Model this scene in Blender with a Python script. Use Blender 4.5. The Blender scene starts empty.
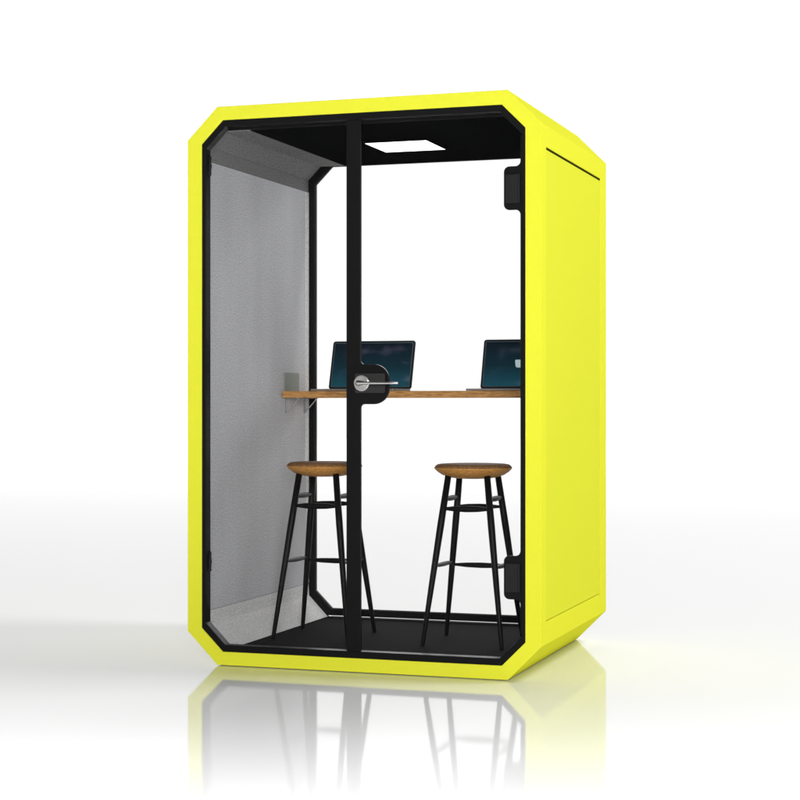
import bpy, bmesh, math, random
from mathutils import Vector

S = bpy.context.scene
COL = S.collection
R = math.radians

# ------------------------------------------------------------------ camera
cam_d = bpy.data.cameras.new('camera')
cam = bpy.data.objects.new('camera', cam_d)
COL.objects.link(cam)
cam.location = (3.1015, -6.5101, 1.0896)
cam.rotation_euler = (R(90), 0, 0.3224)
cam_d.sensor_width = 36
cam_d.lens = 36 * 1728.3 / 800
cam_d.shift_y = 0.0010
cam_d.clip_start = 0.1
cam_d.clip_end = 2000
S.camera = cam
S.render.resolution_x = 1024
S.render.resolution_y = 1024

# ------------------------------------------------------------------ view
S.view_settings.view_transform = 'Standard'
S.view_settings.look = 'None'
S.view_settings.exposure = 0.0
S.view_settings.gamma = 1.0
S.render.engine = 'CYCLES'
S.cycles.max_bounces = 10
S.cycles.transparent_max_bounces = 16

# ------------------------------------------------------------------ world: white photo studio
W = bpy.data.worlds.new('World')
S.world = W
W.use_nodes = True
nt = W.node_tree
bg = nt.nodes['Background']
tc = nt.nodes.new('ShaderNodeTexCoord')
sx = nt.nodes.new('ShaderNodeSeparateXYZ')
mr = nt.nodes.new('ShaderNodeMapRange')
mr.interpolation_type = 'SMOOTHSTEP'
mr.inputs['From Min'].default_value = 0.25
mr.inputs['From Max'].default_value = 0.75
mr.inputs['To Min'].default_value = 1.04
mr.inputs['To Max'].default_value = 0.02
nt.links.new(tc.outputs['Generated'], sx.inputs[0])
nt.links.new(sx.outputs['Z'], mr.inputs['Value'])
# brighter sweep behind the booth than beside and behind the photographer
dt = nt.nodes.new('ShaderNodeVectorMath')
dt.operation = 'DOT_PRODUCT'
dt.inputs[1].default_value = (-0.317, 0.948, 0.0)
nt.links.new(tc.outputs['Generated'], dt.inputs[0])
m2 = nt.nodes.new('ShaderNodeMapRange')
m2.interpolation_type = 'SMOOTHSTEP'
m2.inputs['From Min'].default_value = 0.72
m2.inputs['From Max'].default_value = 0.91
m2.inputs['To Min'].default_value = 0.40
m2.inputs['To Max'].default_value = 1.0
nt.links.new(dt.outputs['Value'], m2.inputs['Value'])
pr = nt.nodes.new('ShaderNodeMath')
pr.operation = 'MULTIPLY'
nt.links.new(mr.outputs[0], pr.inputs[0])
nt.links.new(m2.outputs[0], pr.inputs[1])
nt.links.new(pr.outputs[0], bg.inputs['Strength'])
bg.inputs['Color'].default_value = (1, 1, 1, 1)


def lamp(name, loc, aim, size, size_y, power, spread=180):
    d = bpy.data.lights.new(name, 'AREA')
    d.shape = 'RECTANGLE'
    d.size = size
    d.size_y = size_y
    d.energy = power
    d.spread = R(spread)
    o = bpy.data.objects.new(name, d)
    COL.objects.link(o)
    o.location = loc
    o.rotation_euler = (Vector(aim) - Vector(loc)).to_track_quat('-Z', 'Y').to_euler()
    return o


lamp('key_softbox', (8.6, 2.5, 11.0), (0.8, 0.6, 0.8), 3.0, 3.0, 880)
lamp('front_fill', (5.0, -11.0, 2.4), (0.4, 0.8, 0.9), 2.5, 2.5, 860)  # unseen fill lamp, added to brighten the front face and interior
fs = lamp('floor_fill', (2.03, -3.30, 2.5), (2.03, -3.30, 0), 10.0, 0.8, 165, 118)  # unseen lamp added to whiten the foreground and fade the reflection
fs.rotation_euler = (0, 0, 0.3224)
lamp('far_floor_fill', (-10, 36, 14.5), (-10, 36, 0), 80, 30, 30000, 180)  # added out-of-frame lamp, lifts the far floor into the white background


# ------------------------------------------------------------------ materials
def mat(name, col, rough=0.5, spec=0.5, metal=0.0, ior=1.5):
    m = bpy.data.materials.new(name)
    m.use_nodes = True
    b = m.node_tree.nodes['Principled BSDF']
    b.inputs['Base Color'].default_value = (*col, 1)
    b.inputs['Roughness'].default_value = rough
    b.inputs['Specular IOR Level'].default_value = spec
    b.inputs['Metallic'].default_value = metal
    b.inputs['IOR'].default_value = ior
    return m


def speckle(m, c1, c2, scale, p0=0.35, p1=0.65, bump=0.0, bscale=None, detail=2.0, stretch=None):
    """Two tone procedural noise into the base colour, and a bump from the same noise."""
    n = m.node_tree
    b = n.nodes['Principled BSDF']
    t = n.nodes.new('ShaderNodeTexCoord')
    mp = n.nodes.new('ShaderNodeMapping')
    if stretch:
        mp.inputs['Scale'].default_value = stretch
    z = n.nodes.new('ShaderNodeTexNoise')
    z.inputs['Scale'].default_value = scale
    z.inputs['Detail'].default_value = detail
    r = n.nodes.new('ShaderNodeValToRGB')
    r.color_ramp.elements[0].position = p0
    r.color_ramp.elements[1].position = p1
    r.color_ramp.elements[0].color = (*c1, 1)
    r.color_ramp.elements[1].color = (*c2, 1)
    n.links.new(t.outputs['Object'], mp.inputs[0])
    n.links.new(mp.outputs[0], z.inputs['Vector'])
    n.links.new(z.outputs['Fac'], r.inputs[0])
    n.links.new(r.outputs[0], b.inputs['Base Color'])
    if bump:
        k = n.nodes.new('ShaderNodeBump')
        k.inputs['Strength'].default_value = bump
        k.inputs['Distance'].default_value = 0.002
        n.links.new(z.outputs['Fac'], k.inputs['Height'])
        n.links.new(k.outputs[0], b.inputs['Normal'])
    return m


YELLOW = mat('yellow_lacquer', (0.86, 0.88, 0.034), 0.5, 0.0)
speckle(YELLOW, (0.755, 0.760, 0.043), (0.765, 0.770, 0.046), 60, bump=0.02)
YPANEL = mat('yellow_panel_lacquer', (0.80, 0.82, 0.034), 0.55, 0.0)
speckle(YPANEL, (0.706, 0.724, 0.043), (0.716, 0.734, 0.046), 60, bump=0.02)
GROOVE = mat('shadow_gap', (0.30, 0.31, 0.02), 0.8, 0.0)
SLOT = mat('slot_shadow', (0.035, 0.035, 0.005), 0.8, 0.0)  # near-black tone painting the shade inside the panel gap
BLACK = mat('black_frame_paint', (0.0085, 0.0085, 0.0088), 0.35, 0.05)
DOORBLK = mat('black_door_border', (0.0095, 0.0095, 0.0095), 0.3, 0.04)
HINGE = mat('hinge_metal', (0.015, 0.015, 0.0155), 0.45, 0.12)
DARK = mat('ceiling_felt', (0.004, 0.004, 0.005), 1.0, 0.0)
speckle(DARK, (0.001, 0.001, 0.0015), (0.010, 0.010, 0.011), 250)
CARPET = mat('carpet', (0.02, 0.02, 0.021), 0.95, 0.03)
speckle(CARPET, (0.003, 0.003, 0.0035), (0.017, 0.017, 0.018), 190, 0.35, 0.7, bump=0.4)
FELT = mat('grey_felt', (0.3, 0.3, 0.31), 0.95, 0.05)
speckle(FELT, (0.325, 0.327, 0.343), (0.69, 0.692, 0.715), 215, 0.35, 0.65, bump=0.08, detail=3)
nf = FELT.node_tree
zf = nf.nodes.new('ShaderNodeTexNoise')
zf.inputs['Scale'].default_value = 3.0
zf.inputs['Detail'].default_value = 3
mf = nf.nodes.new('ShaderNodeMapping')
mf.inputs['Scale'].default_value = (1, 1.6, 0.45)
tf = nf.nodes.new('ShaderNodeTexCoord')
rf = nf.nodes.new('ShaderNodeMapRange')
rf.inputs['From Min'].default_value = 0.3
rf.inputs['From Max'].default_value = 0.7
rf.inputs['To Min'].default_value = 0.93
rf.inputs['To Max'].default_value = 1.05
xf = nf.nodes.new('ShaderNodeVectorMath')
xf.operation = 'SCALE'
bf_ = nf.nodes['Principled BSDF']
src = bf_.inputs['Base Color'].links[0].from_socket
nf.links.new(tf.outputs['Object'], mf.inputs[0])
nf.links.new(mf.outputs[0], zf.inputs['Vector'])
nf.links.new(zf.outputs['Fac'], rf.inputs['Value'])
nf.links.new(src, xf.inputs[0])
nf.links.new(rf.outputs[0], xf.inputs['Scale'])
nf.links.new(xf.outputs[0], bf_.inputs['Base Color'])
FELT_LT = mat('light_grey_felt', (0.4, 0.4, 0.4), 0.95, 0.05)
speckle(FELT_LT, (0.45, 0.45, 0.45), (0.78, 0.78, 0.78), 215, 0.35, 0.65, bump=0.08, detail=3)
FELT_DK = mat('dark_grey_felt', (0.2, 0.2, 0.2), 0.95, 0.05)
speckle(FELT_DK, (0.10, 0.10, 0.10), (0.27, 0.27, 0.27), 215, 0.35, 0.65, bump=0.08, detail=3)
WOOD = mat('oak', (0.4, 0.2, 0.07), 0.55, 0.25)
speckle(WOOD, (0.27, 0.125, 0.036), (0.60, 0.31, 0.10), 22, 0.3, 0.7, bump=0.15, detail=8, stretch=(1.2, 9, 9))
SEATW = mat('cork_oak_seat', (0.42, 0.22, 0.07), 0.55, 0.2)
speckle(SEATW, (0.30, 0.135, 0.030), (0.66, 0.32, 0.085), 95, 0.3, 0.7, bump=0.15, detail=6, stretch=(1, 1, 3))
SEATTOP = mat('shaded_seat_top', (0.10, 0.05, 0.025), 0.7, 0.1)  # darker brown paints in the shade on the upward-facing top
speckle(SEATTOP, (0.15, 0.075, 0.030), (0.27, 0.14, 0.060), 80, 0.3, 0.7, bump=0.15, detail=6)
STOOLBLK = mat('black_stool_lacquer', (0.006, 0.006, 0.006), 0.42, 0.12)
THRESH = mat('threshold_metal', (0.09, 0.09, 0.09), 0.45, 0.3)
BASEMET = mat('laptop_base_metal', (0.20, 0.17, 0.15), 0.5, 0.4, 0.3)
STEEL = mat('brushed_steel', (0.62, 0.61, 0.60), 0.32, 0.5, 1.0)
STEEL2 = mat('satin_aluminium', (0.42, 0.42, 0.43), 0.4, 0.5, 1.0)
LOCK = mat('lock_plate_paint', (0.024, 0.024, 0.024), 0.5, 0.2)
SOCKET = mat('socket_plastic', (0.23, 0.25, 0.225), 0.5, 0.3)
LAPBLK = mat('laptop_shell', (0.006, 0.008, 0.010), 0.4, 0.3)
LAPLINE = mat('laptop_trim', (0.06, 0.09, 0.10), 0.4, 0.3)
KEYS = mat('laptop_keys', (0.01, 0.01, 0.012), 0.6, 0.3)

# thin anti-reflective pane
GLASS = bpy.data.materials.new('clear_glass')
GLASS.use_nodes = True
g = GLASS.node_tree
g.nodes.clear()
o_ = g.nodes.new('ShaderNodeOutputMaterial')
mx = g.nodes.new('ShaderNodeMixShader')
tr = g.nodes.new('ShaderNodeBsdfTransparent')
gl = g.nodes.new('ShaderNodeBsdfGlossy')
fr = g.nodes.new('ShaderNodeFresnel')
mu = g.nodes.new('ShaderNodeMath')
mu.operation = 'MULTIPLY'
mu.inputs[1].default_value = 0.08
fr.inputs['IOR'].default_value = 1.45
tr.inputs['Color'].default_value = (0.997, 0.998, 0.997, 1)
gl.inputs['Roughness'].default_value = 0.0
g.links.new(fr.outputs[0], mu.inputs[0])
g.links.new(mu.outputs[0], mx.inputs[0])
g.links.new(tr.outputs[0], mx.inputs[1])
g.links.new(gl.outputs[0], mx.inputs[2])
g.links.new(mx.outputs[0], o_.inputs[0])

LED = bpy.data.materials.new('led_panel')
LED.use_nodes = True
b = LED.node_tree.nodes['Principled BSDF']
b.inputs['Base Color'].default_value = (0.8, 0.8, 0.8, 1)
b.inputs['Emission Color'].default_value = (1, 1, 1, 1)
b.inputs['Emission Strength'].default_value = 2.5


def screen_mat(name, purple):
    """Laptop display: dark blue-black wallpaper that turns teal towards its bottom."""
    m = mat(name, (0.004, 0.006, 0.008), 0.3, 0.1)
    n = m.node_tree
    b = n.nodes['Principled BSDF']
    t = n.nodes.new('ShaderNodeTexCoord')
    s = n.nodes.new('ShaderNodeSeparateXYZ')
    n.links.new(t.outputs['Generated'], s.inputs[0])
    r = n.nodes.new('ShaderNodeValToRGB')
    r.color_ramp.elements[0].position = 0.0
    r.color_ramp.elements[0].color = (0.007, 0.055, 0.078, 1)
    r.color_ramp.elements[1].position = 1.0
    r.color_ramp.elements[1].color = (0.0008, 0.004, 0.008, 1)
    e = r.color_ramp.elements.new(0.45)
    e.color = (0.002, 0.018, 0.028, 1)
    n.links.new(s.outputs['Z'], r.inputs[0])
    z = n.nodes.new('ShaderNodeTexNoise')
    z.inputs['Scale'].default_value = 3.2
    z.inputs['Detail'].default_value = 6
    n.links.new(t.outputs['Generated'], z.inputs['Vector'])
    q = n.nodes.new('ShaderNodeValToRGB')
    q.color_ramp.elements[0].position = 0.54
    q.color_ramp.elements[0].color = (0, 0, 0, 1)
    q.color_ramp.elements[1].position = 0.75
    q.color_ramp.elements[1].color = (*purple, 1)
    n.links.new(z.outputs['Fac'], q.inputs[0])
    a = n.nodes.new('ShaderNodeMix')
    a.data_type = 'RGBA'
    a.blend_type = 'ADD'
    a.inputs['Factor'].default_value = 1.0
    n.links.new(r.outputs[0], a.inputs['A'])
    n.links.new(q.outputs[0], a.inputs['B'])
    n.links.new(a.outputs['Result'], b.inputs['Emission Color'])
    b.inputs['Emission Strength'].default_value = 1.0
    return m


SCREEN1 = screen_mat('screen_wallpaper_galaxy', (0.040, 0.034, 0.055))
SCREEN2 = screen_mat('screen_wallpaper_plain', (0.02, 0.022, 0.03))
ICON = mat('screen_icon_light', (0.02, 0.02, 0.02), 0.5, 0.1)
ICON.node_tree.nodes['Principled BSDF'].inputs['Emission Color'].default_value = (0.36, 0.45, 0.47, 1)
ICON.node_tree.nodes['Principled BSDF'].inputs['Emission Strength'].default_value = 1.0

# polished studio floor
FLOOR = mat('polished_white_floor', (0.86, 0.86, 0.863), 0.09, 0.5, 0.04, 1.41)
n = FLOOR.node_tree
t = n.nodes.new('ShaderNodeTexCoord')
z = n.nodes.new('ShaderNodeTexNoise')
z.inputs['Scale'].default_value = 1.5
r = n.nodes.new('ShaderNodeMapRange')
r.inputs['To Min'].default_value = 0.05
r.inputs['To Max'].default_value = 0.075
n.links.new(t.outputs['Object'], z.inputs['Vector'])
n.links.new(z.outputs['Fac'], r.inputs['Value'])
n.links.new(r.outputs[0], n.nodes['Principled BSDF'].inputs['Roughness'])


# ------------------------------------------------------------------ mesh helpers
def link(name, bm, m, parent=None, bevel=0.0, smooth=False, seg=2):
    bmesh.ops.recalc_face_normals(bm, faces=bm.faces)
    me = bpy.data.meshes.new(name)
    bm.to_mesh(me)
    bm.free()
    me.materials.append(m)
    if smooth:
        for p in me.polygons:
            p.use_smooth = True
    o = bpy.data.objects.new(name, me)
    COL.objects.link(o)
    if parent:
        o.parent = parent
    if bevel:
        k = o.modifiers.new('bevel', 'BEVEL')
        k.width = bevel
        k.segments = seg
        k.limit_method = 'ANGLE'
        k.angle_limit = R(30)
    return o


def box(bm, x0, x1, y0, y1, z0, z1):
    v = [bm.verts.new(p) for p in ((x0, y0, z0), (x1, y0, z0), (x1, y1, z0), (x0, y1, z0),
                                   (x0, y0, z1), (x1, y0, z1), (x1, y1, z1), (x0, y1, z1))]
    for f in ((0, 1, 2, 3), (4, 5, 6, 7), (0, 1, 5, 4), (1, 2, 6, 5), (2, 3, 7, 6), (3, 0, 4, 7)):
        bm.faces.new([v[i] for i in f])


def prism_y(bm, poly, y0, y1):
    a = [bm.verts.new((x, y0, z)) for x, z in poly]
    b = [bm.verts.new((x, y1, z)) for x, z in poly]
    bm.faces.new(a)
    bm.faces.new(b[::-1])
    k = len(poly)
    for i in range(k):
        j = (i + 1) % k
        bm.faces.new((a[i], b[i], b[j], a[j]))


def octo(x0, x1, z0, z1, c):
    return [(x0 + c, z0), (x1 - c, z0), (x1, z0 + c), (x1, z1 - c), (x1 - c, z1), (x0 + c, z1), (x0, z1 - c), (x0, z0 + c)]


def ring_y(bm, out, inn, y0, y1, skip=()):
    k = len(out)
    L = [[bm.verts.new((x, y, z)) for x, z in P] for P, y in ((out, y0), (inn, y0), (out, y1), (inn, y1))]
    for i in range(k):
        j = (i + 1) % k
        bm.faces.new((L[0][i], L[0][j], L[1][j], L[1][i]))
        bm.faces.new((L[2][i], L[3][i], L[3][j], L[2][j]))
        if i not in skip:
            bm.faces.new((L[0][i], L[2][i], L[2][j], L[0][j]))
        bm.faces.new((L[1][i], L[1][j], L[3][j], L[3][i]))


def rounded(poly, rad, seg=6):
    """Round every corner of a polygon; rad is a number or one per corner (0 keeps it sharp)."""
    out = []
    k = len(poly)
    for i in range(k):
        rr = rad[i] if isinstance(rad, (list, tuple)) else rad
        p = Vector(poly[i])
        a = (Vector(poly[i - 1]) - p)
        b = (Vector(poly[(i + 1) % k]) - p)
        if rr <= 0:
            out.append(tuple(p))
            continue
        ang = a.angle(b)
        d = rr / math.tan(ang / 2)
        p1 = p + a.normalized() * d
        p2 = p + b.normalized() * d
        c = p + (a.normalized() + b.normalized()).normalized() * (rr / math.sin(ang / 2))
        a1 = math.atan2(*(p1 - c).yx)
        a2 = math.atan2(*(p2 - c).yx)
        da = (a2 - a1 + math.pi) % (2 * math.pi) - math.pi
        for s in range(seg + 1):
            th = a1 + da * s / seg
            out.append((c.x + rr * math.cos(th), c.y + rr * math.sin(th)))
    return out


def tube(bm, pts, rads, seg=16, flat=None):
    """Tapered round bar along points; flat squashes it vertically."""
    rings = []
    for i, p in enumerate(pts):
        p = Vector(p)
        d = (Vector(pts[min(i + 1, len(pts) - 1)]) - Vector(pts[max(i - 1, 0)])).normalized()
        u = d.cross(Vector((0, 0, 1)))
        if u.length < 1e-4:
            u = Vector((1, 0, 0))
        u.normalize()
        w = u.cross(d).normalized()
        ru, rw = (rads[i] if isinstance(rads[i], tuple) else (rads[i], rads[i]))
        rings.append([bm.verts.new(p + u * math.cos(2 * math.pi * s / seg) * ru + w * math.sin(2 * math.pi * s / seg) * rw) for s in range(seg)])
    for A, B in zip(rings, rings[1:]):
        for s in range(seg):
            bm.faces.new((A[s], A[(s + 1) % seg], B[(s + 1) % seg], B[s]))
    bm.faces.new(rings[0])
    bm.faces.new(rings[-1][::-1])


def lathe(bm, prof, seg=64, centre=(0, 0)):
    rings = []
    for r_, z_ in prof:
        if r_ < 1e-5:
            rings.append([bm.verts.new((centre[0], centre[1], z_))])
        else:
            rings.append([bm.verts.new((centre[0] + r_ * math.cos(2 * math.pi * s / seg), centre[1] + r_ * math.sin(2 * math.pi * s / seg), z_)) for s in range(seg)])
    for A, B in zip(rings, rings[1:]):
        for s in range(seg):
            q = (s + 1) % seg
            if len(A) == 1:
                bm.faces.new((A[0], B[s], B[q]))
            elif len(B) == 1:
                bm.faces.new((A[s], B[0], A[q]))
            else:
                bm.faces.new((A[s], B[s], B[q], A[q]))


def empty(name, label, cat, loc, group=None):
    o = bpy.data.objects.new(name, None)
    COL.objects.link(o)
    o.location = loc
    o['label'] = label
    o['category'] = cat
    if group:
        o['group'] = group
    return o


# ------------------------------------------------------------------ setting
bm = bmesh.new()
lathe(bm, [(0, 0), (3, 0), (12, 0), (42, 0)], 128, (0.8, 0.5))
fl = link('floor', bm, FLOOR)
fl['kind'] = 'structure'

# ------------------------------------------------------------------ booth
BW, BD, BH, BC = 1.502, 1.2325, 2.300, 0.1335
booth = empty('office_booth', 'bright yellow chamfered office booth with black framed glass door and glass back', 'booth', (0, 0, 0.003))

out = octo(0, BW, 0, BH - 0.003, BC)
inn = octo(0.063, BW - 0.063, 0.0545, BH - 0.0590, 0.0945)
bm = bmesh.new()
ring_y(bm, out, inn, 0, BD, skip=(2, 6))
# both long sides carry a recess for the side panel
PY0, PY1, PZ0, PZ1, PD = 0.083, 1.106, 0.222, 2.080, 0.010
for xs, sg in ((BW, -1), (0, 1)):
    zc0, zc1 = BC, BH - 0.003 - BC
    O = [bm.verts.new((xs, y, z)) for y, z in ((0, zc0), (BD, zc0), (BD, zc1), (0, zc1))]
    I = [bm.verts.new((xs, y, z)) for y, z in ((PY0, PZ0), (PY1, PZ0), (PY1, PZ1), (PY0, PZ1))]
    B = [bm.verts.new((xs + sg * PD, y, z)) for y, z in ((PY0, PZ0), (PY1, PZ0), (PY1, PZ1), (PY0, PZ1))]
    for i in range(4):
        j = (i + 1) % 4
        bm.faces.new((O[i], O[j], I[j], I[i]))
        bm.faces.new((I[i], I[j], B[j], B[i]))
    bm.faces.new(B)
bmesh.ops.remove_doubles(bm, verts=bm.verts, dist=0.0002)
shell = link('shell', bm, YELLOW, booth, bevel=0.0015)
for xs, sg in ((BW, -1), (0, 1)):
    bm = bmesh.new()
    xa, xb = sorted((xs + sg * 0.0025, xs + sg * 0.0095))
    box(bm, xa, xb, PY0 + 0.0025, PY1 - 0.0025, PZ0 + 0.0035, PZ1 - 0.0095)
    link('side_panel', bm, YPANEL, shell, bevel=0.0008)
    bm = bmesh.new()
    xa, xb = sorted((xs + sg * 0.0015, xs + sg * 0.0090))
    box(bm, xa, xb, PY0 + 0.0010, PY1 - 0.0010, PZ1 - 0.0085, PZ1 - 0.0008)  # dark strip laid in the top gap to stand for its shade
    link('slot_shade', bm, SLOT, shell)

# front black frame
bm = bmesh.new()
ring_y(bm, octo(0.0632, BW - 0.0632, 0.0547, BH - 0.0592, 0.0945), octo(0.0795, BW - 0.0795, 0.0815, BH - 0.0855, 0.0885), 0.004, 0.052)
ff = link('front_frame', bm, BLACK, booth, bevel=0.002)
bm = bmesh.new()
prism_y(bm, [(0.1250, 2.2045), (BW - 0.1250, 2.2045), (BW - 0.1590, 2.2360), (0.1590, 2.2360)], 0.0525, 0.0555)
link('header', bm, BLACK, ff)
bm = bmesh.new()
ring_y(bm, octo(0.0634, BW - 0.0634, 0.0549, BH - 0.0594, 0.0945), octo(0.0648, BW - 0.0648, 0.0563, BH - 0.0608, 0.0940), 0.0530, 1.2280)
link('inner_liner', bm, DARK, booth)
# small clamps behind the left upright
for zc in (2.06, 0.42):
    bm = bmesh.new()
    tube(bm, [(0.0800, 0.040, zc - 0.045), (0.082, 0.040, zc - 0.035), (0.083, 0.040, zc), (0.082, 0.040, zc + 0.035), (0.0800, 0.040, zc + 0.045)], [0.003, 0.007, 0.008, 0.007, 0.003], 12)
    link('clamp', bm, HINGE, ff, smooth=True)

# fixed pane left of the door
bm = bmesh.new()
box(bm, 0.0800, 0.6965, 0.020, 0.026, 0.172, BH - 0.176)
bm2 = bm
bm.clear()
prism_y(bm, [(0.166, 0.0790), (0.6985, 0.0790), (0.6985, BH - 0.0830), (0.166, BH - 0.0830), (0.0770, BH - 0.172), (0.0770, 0.168)], 0.020, 0.026)
link('fixed_pane', bm, GLASS, booth)

# door: black border with handle bump on the left, narrow hinge strip on the right
bm = bmesh.new()
ZB, ZT = 0.0820, BH - 0.0860
SX0, SX1 = 0.6975, 0.7580
st = [(SX0, ZB), (SX1, ZB), (SX1, 1.0730), (0.8790, 1.0730), (0.8790, 1.2330), (SX1, 1.2330), (SX1, ZT), (SX0, ZT)]
prism_y(bm, rounded(st, [0, 0, 0.016, 0.066, 0.066, 0.016, 0, 0], 10), 0.006, 0.0205)
HX0, HX1 = 1.3500, 1.4220
RX0 = 1.4165
strip = [(RX0, 0.178), (HX1, 0.178), (HX1, BH - 0.181), (RX0, BH - 0.181),
         (RX0, 2.0000), (HX0, 2.0000), (HX0, 1.8300), (RX0, 1.8300),
         (RX0, 0.4830), (HX0, 0.4830), (HX0, 0.3130), (RX0, 0.3130)]
prism_y(bm, rounded(strip, [0, 0, 0, 0, 0.020, 0.022, 0.022, 0.020, 0.020, 0.022, 0.022, 0.020], 8), 0.010, 0.0205)
door = link('door', bm, DOORBLK, booth, bevel=0.0016)
bm = bmesh.new()
prism_y(bm, [(SX1 - 0.02, ZB - 0.002), (1.336, ZB - 0.002), (1.4240, 0.170), (1.4240, BH - 0.174), (1.336, ZT + 0.002), (SX1 - 0.02, ZT + 0.002)], 0.021, 0.027)
link('glass_pane', bm, GLASS, door)
for zc in (1.912, 0.398):
    bm = bmesh.new()
    box(bm, 1.3575, 1.4080, 0.002, 0.0105, zc - 0.056, zc + 0.056)
    box(bm, 1.4095, 1.4160, -0.001, 0.0105, zc - 0.056, zc + 0.056)
    link('hinge', bm, HINGE, door, bevel=0.0015)
bm = bmesh.new()
prism_y(bm, rounded([(0.7350, 1.1180), (0.8620, 1.1180), (0.8620, 1.1960), (0.7350, 1.1960)], 0.008, 5), 0.0025, 0.0065)
link('lock_plate', bm, LOCK, door, bevel=0.001)
bm = bmesh.new()
# rose: short cylinder about the y axis, then the neck and the lever
for r0, ya, yb in ((0.032, -0.006, 0.003), (0.029, -0.008, -0.0055), (0.011, -0.050, -0.007)):
    tube(bm, [(0.766, ya, 1.157), (0.766, yb, 1.157)], [r0, r0], 40)
hd = link('handle', bm, STEEL, door, bevel=0.0012)
bm = bmesh.new()
tube(bm, [(0.762, -0.053, 1.157), (0.770, -0.055, 1.157), (0.80, -0.055, 1.157), (0.90, -0.055, 1.1565), (0.934, -0.054, 1.1565), (0.937, -0.054, 1.1565)],
     [0.009, 0.0105, 0.0062, 0.0052, 0.0052, 0.003], 18)
link('lever', bm, STEEL, hd, smooth=True)

# ---- lining
WX = 0.070
CZ0, CZ1 = 0.155, 2.140
bm = bmesh.new()
box(bm, WX - 0.006, WX, 0.056, 1.186, 0.2155, 2.0820)
wp = link('wall_panel', bm, FELT, booth, bevel=0.0012)
bm = bmesh.new()
# upper band, sloping top chamfer, thin rear strip
box(bm, WX - 0.0065, WX - 0.0006, 0.056, 1.186, 2.0836, CZ1)
prism_y(bm, [(WX - 0.0006, CZ1), (0.1330, 2.2020), (0.2560, 2.2010), (0.2560, 2.2070), (0.1300, 2.2070), (WX - 0.0065, CZ1 + 0.004)], 0.056, 1.186)
link('upper_lining', bm, FELT_DK, booth, bevel=0.0008)
bm = bmesh.new()
prism_y(bm, [(WX - 0.0003, 0.2140), (WX - 0.0045, 0.2140), (WX - 0.0045, 0.1520), (0.1580, 0.0600), (0.1680, 0.0600), (0.0740, 0.1570)], 0.056, 1.186)
link('lower_lining', bm, FELT_LT, booth, bevel=0.0008)
bm = bmesh.new()
box(bm, BW - WX, BW - WX + 0.006, 0.056, 1.186, 0.2155, 2.0820)
link('wall_panel', bm, FELT, booth, bevel=0.0012)
bm = bmesh.new()
box(bm, BW - WX + 0.0006, BW - WX + 0.0065, 0.056, 1.186, 2.0836, CZ1)
prism_y(bm, [(BW - WX + 0.0006, CZ1), (BW - 0.1330, 2.2020), (BW - 0.2560, 2.2010), (BW - 0.2560, 2.2070), (BW - 0.1300, 2.2070), (BW - WX + 0.0065, CZ1 + 0.004)], 0.056, 1.186)
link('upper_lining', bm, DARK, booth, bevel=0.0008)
bm = bmesh.new()
prism_y(bm, [(BW - WX + 0.0003, 0.2140), (BW - WX + 0.0045, 0.2140), (BW - WX + 0.0045, 0.1520), (BW - 0.1580, 0.0600), (BW - 0.1680, 0.0600), (BW - 0.0740, 0.1570)], 0.056, 1.186)
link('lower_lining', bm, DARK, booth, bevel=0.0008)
# rear seam batten of the wall panel
bm = bmesh.new()
box(bm, WX + 0.0002, WX + 0.0022, 1.146, 1.184, 0.2200, 2.0800)
link('edge_strip', bm, FELT_LT, wp)
# socket
bm = bmesh.new()
prism = rounded([(0.872, 1.118), (1.050, 1.118), (1.050, 1.2170), (0.872, 1.2170)], 0.004, 3)
a = [bm.verts.new((WX + 0.0004, y, z)) for y, z in prism]
b = [bm.verts.new((WX + 0.0060, y, z)) for y, z in prism]
bm.faces.new(a)
bm.faces.new(b[::-1])
for i in range(len(a)):
    j = (i + 1) % len(a)
    bm.faces.new((a[i], a[j], b[j], b[i]))
link('socket', bm, SOCKET, wp, bevel=0.001)

bm = bmesh.new()
box(bm, 0.2565, BW - 0.2565, 0.056, 1.186, 2.2010, 2.2200)
cl = link('ceiling', bm, DARK, booth)
bm = bmesh.new()
ring = [(0.590, 0.495), (0.884, 0.495), (0.884, 0.795), (0.590, 0.795)]
inr = [(0.598, 0.503), (0.876, 0.503), (0.876, 0.787), (0.598, 0.787)]
A = [[bm.verts.new((x, y, z)) for x, y in P] for P, z in ((ring, 2.2008), (inr, 2.1950), (ring, 2.1950))]
for i in range(4):
    j = (i + 1) % 4
    bm.faces.new((A[0][i], A[0][j], A[2][j], A[2][i]))
    bm.faces.new((A[2][i], A[2][j], A[1][j], A[1][i]))
lf = link('light_frame', bm, DARK, cl)
bm = bmesh.new()
box(bm, 0.5983, 0.8757, 0.5033, 0.7867, 2.1955, 2.2000)
link('light_panel', bm, LED, lf)

bm = bmesh.new()
box(bm, 0.1600, BW - 0.1600, 0.056, 1.186, 0.0550, 0.0590)
link('carpet', bm, CARPET, booth, bevel=0.002)
bm = bmesh.new()
box(bm, 0.172, BW - 0.172, 0.0530, 0.0555, 0.0600, 0.0640)
link('threshold', bm, THRESH, booth, bevel=0.0008)
bm = bmesh.new()
box(bm, 0.190, BW - 0.190, 1.178, 1.1835, 0.0580, 0.0640)
link('threshold', bm, THRESH, booth, bevel=0.0008)

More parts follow.
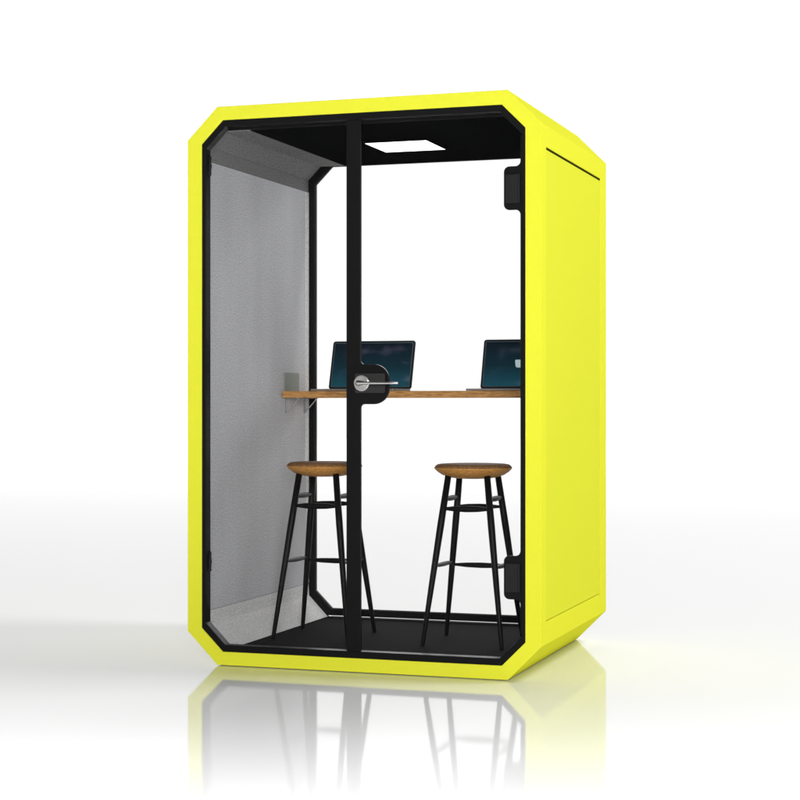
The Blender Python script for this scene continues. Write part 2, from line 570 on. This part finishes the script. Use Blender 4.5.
# back frame and pane
bm = bmesh.new()
ring_y(bm, octo(0.0655, BW - 0.0655, 0.0650, BH - 0.0680, 0.095), octo(0.0985, BW - 0.0985, 0.0960, BH - 0.0960, 0.084), 1.190, 1.226)
bf = link('back_frame', bm, BLACK, booth, bevel=0.002)
bm = bmesh.new()
ring_y(bm, octo(0.0905, BW - 0.0905, 0.0880, BH - 0.0880, 0.088), octo(0.1015, BW - 0.1015, 0.0990, BH - 0.0990, 0.083), 1.200, 1.212)
link('gasket', bm, HINGE, bf)
bm = bmesh.new()
prism_y(bm, octo(0.0980, BW - 0.0980, 0.0955, BH - 0.0955, 0.084), 1.203, 1.209)
link('back_pane', bm, GLASS, booth)

# counter
bm = bmesh.new()
box(bm, WX + 0.0065, BW - WX - 0.0065, 0.840, 1.184, 1.1000, 1.1310)
ct = link('counter', bm, WOOD, booth, bevel=0.0025)
for s in (-1, 1):
    xw = WX + 0.0008 if s < 0 else BW - WX - 0.0008
    for yb in (0.900, 1.135):
        bm = bmesh.new()
        d = -s
        box(bm, *sorted((xw, xw + d * 0.003)), yb - 0.010, yb + 0.010, 1.028, 1.0990)
        box(bm, *sorted((xw + d * 0.0032, xw + d * 0.066)), yb - 0.010, yb + 0.010, 1.0960, 1.0992)
        tube(bm, [(xw + d * 0.002, yb, 1.032), (xw + d * 0.060, yb, 1.0965)], [0.0028, 0.0028], 8)
        link('bracket', bm, STEEL2, ct)


# ------------------------------------------------------------------ stools
def make_stool(loc, label):
    t = empty('bar_stool', label, 'stool', loc, 'black legged wooden bar stools in the booth')
    bm = bmesh.new()
    lathe(bm, [(0, 0.7440), (0.1600, 0.7440), (0.1655, 0.7450), (0.1665, 0.7430), (0.164, 0.7385), (0.152, 0.7260), (0.132, 0.7130), (0.105, 0.7035), (0.075, 0.6985), (0.04, 0.6965), (0, 0.6960)], 72)
    link('seat', bm, SEATW, t, smooth=True)
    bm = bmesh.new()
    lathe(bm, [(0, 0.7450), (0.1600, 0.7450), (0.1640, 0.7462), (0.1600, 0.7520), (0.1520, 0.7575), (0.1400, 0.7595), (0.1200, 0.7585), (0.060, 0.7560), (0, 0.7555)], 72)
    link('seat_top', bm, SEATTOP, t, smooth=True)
    H0, F0 = 0.085, 0.172
    ZT_ = 0.712
    def at(sx_, sy_, z_):
        k = (ZT_ - z_) / ZT_
        q = H0 + (F0 - H0) * k
        return Vector((sx_ * q, sy_ * q, z_))
    for sx_, sy_ in ((-1, -1), (1, -1), (-1, 1), (1, 1)):
        bm = bmesh.new()
        P = [at(sx_, sy_, z_) for z_ in (0.0, 0.004, 0.25, 0.50, ZT_)]
        tube(bm, P, [0.0075, 0.0088, 0.0125, 0.0150, 0.0135], 20)
        lg = link('leg', bm, STOOLBLK, t, smooth=True)
    def rail(a, b, r_):
        bm = bmesh.new()
        P = [a.lerp(b, k) for k in (0.0, 0.08, 0.25, 0.5, 0.75, 0.92, 1.0)]
        tube(bm, P, [(r_ * .55, r_ * .55), (r_ * .6, r_ * .6), (r_ * .95, r_ * .95), (r_ * 1.15, r_ * 1.1), (r_ * .95, r_ * .95), (r_ * .6, r_ * .6), (r_ * .55, r_ * .55)], 14)
        link('rail', bm, STOOLBLK, t, smooth=True)
    rail(at(-1, -1, 0.573), at(1, -1, 0.573), 0.0125)
    rail(at(-1, 1, 0.573), at(1, 1, 0.573), 0.0105)
    rail(at(-1, 1, 0.316), at(1, 1, 0.316), 0.0110)
    for sx_ in (-1, 1):
        rail(at(sx_, -1, 0.613), at(sx_, 1, 0.613), 0.0112)
        rail(at(sx_, -1, 0.333), at(sx_, 1, 0.327), 0.0095)
    return t


s1 = make_stool((0.3915, 0.560, 0.0622), 'round wooden bar stool with black legs standing behind the black door post')
s2 = s1.copy()
COL.objects.link(s2)
s2.location = (1.068, 0.560, 0.0622)
s2['label'] = 'black legged bar stool with wooden seat fully seen through glass door, near lower hinge'
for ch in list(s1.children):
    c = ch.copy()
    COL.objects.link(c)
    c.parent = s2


# ------------------------------------------------------------------ laptops
def make_laptop(loc, label, scr, icon):
    """Origin at the hinge's left end; the screen faces -y."""
    t = empty('laptop', label, 'laptop', loc)
    w, dp, h = 0.408, 0.235, 0.236
    bm = bmesh.new()
    P = rounded([(0, -dp), (w, -dp), (w, 0), (0, 0)], 0.010, 4)
    a = [bm.verts.new((x, y, 0.0005)) for x, y in P]
    b = [bm.verts.new((x, y, 0.0095)) for x, y in P]
    bm.faces.new(a[::-1])
    bm.faces.new(b)
    for i in range(len(a)):
        j = (i + 1) % len(a)
        bm.faces.new((a[i], a[j], b[j], b[i]))
    base = link('base', bm, BASEMET, t, bevel=0.001)
    bm = bmesh.new()
    for rw in range(5):
        nk = 14 if rw else 10
        for k in range(nk):
            kw = (w - 0.06) / nk
            x0 = 0.03 + k * kw
            y0 = -0.125 + rw * 0.021
            box(bm, x0, x0 + kw - 0.003, y0, y0 + 0.018, 0.0097, 0.0107)
    link('keyboard', bm, KEYS, base)
    bm = bmesh.new()
    box(bm, w / 2 - 0.055, w / 2 + 0.055, -dp + 0.018, -dp + 0.088, 0.0096, 0.0100)
    link('trackpad', bm, LAPLINE, base)
    # lid built upright, then leaned back about the hinge
    bm = bmesh.new()
    prism_y(bm, rounded([(0, 0), (w, 0), (w, h), (0, h)], 0.012, 5), -0.0005, 0.0065)
    lid = link('lid', bm, LAPBLK, t, bevel=0.0008)
    lid.location = (0, 0.004, 0.0105)
    lid.rotation_euler = (R(-17), 0, 0)
    bm = bmesh.new()
    prism_y(bm, rounded([(0.009, 0.009), (w - 0.009, 0.009), (w - 0.009, h - 0.009), (0.009, h - 0.009)], 0.006, 4), -0.0011, -0.0007)
    link('bezel', bm, LAPLINE, lid)
    bm = bmesh.new()
    prism_y(bm, rounded([(0.0125, 0.0125), (w - 0.0125, 0.0125), (w - 0.0125, h - 0.0125), (0.0125, h - 0.0125)], 0.004, 4), -0.0017, -0.0013)
    link('screen', bm, scr, lid)
    if icon:
        bm = bmesh.new()
        cx = w / 2
        prism_y(bm, rounded([(cx - 0.044, 0.100), (cx + 0.044, 0.100), (cx + 0.050, 0.137), (cx - 0.050, 0.137)], [0.010, 0.010, 0.005, 0.005], 5), -0.0024, -0.0020)
        link('screen_icon', bm, ICON, lid)
    return t


make_laptop((0.214, 1.070, 1.1342), 'open laptop with dark galaxy wallpaper on the wooden counter, half behind the door handle', SCREEN1, False)
make_laptop((0.953, 1.070, 1.1342), 'open laptop with pale grey symbol on its dark screen, cut off by the booth frame', SCREEN2, True)
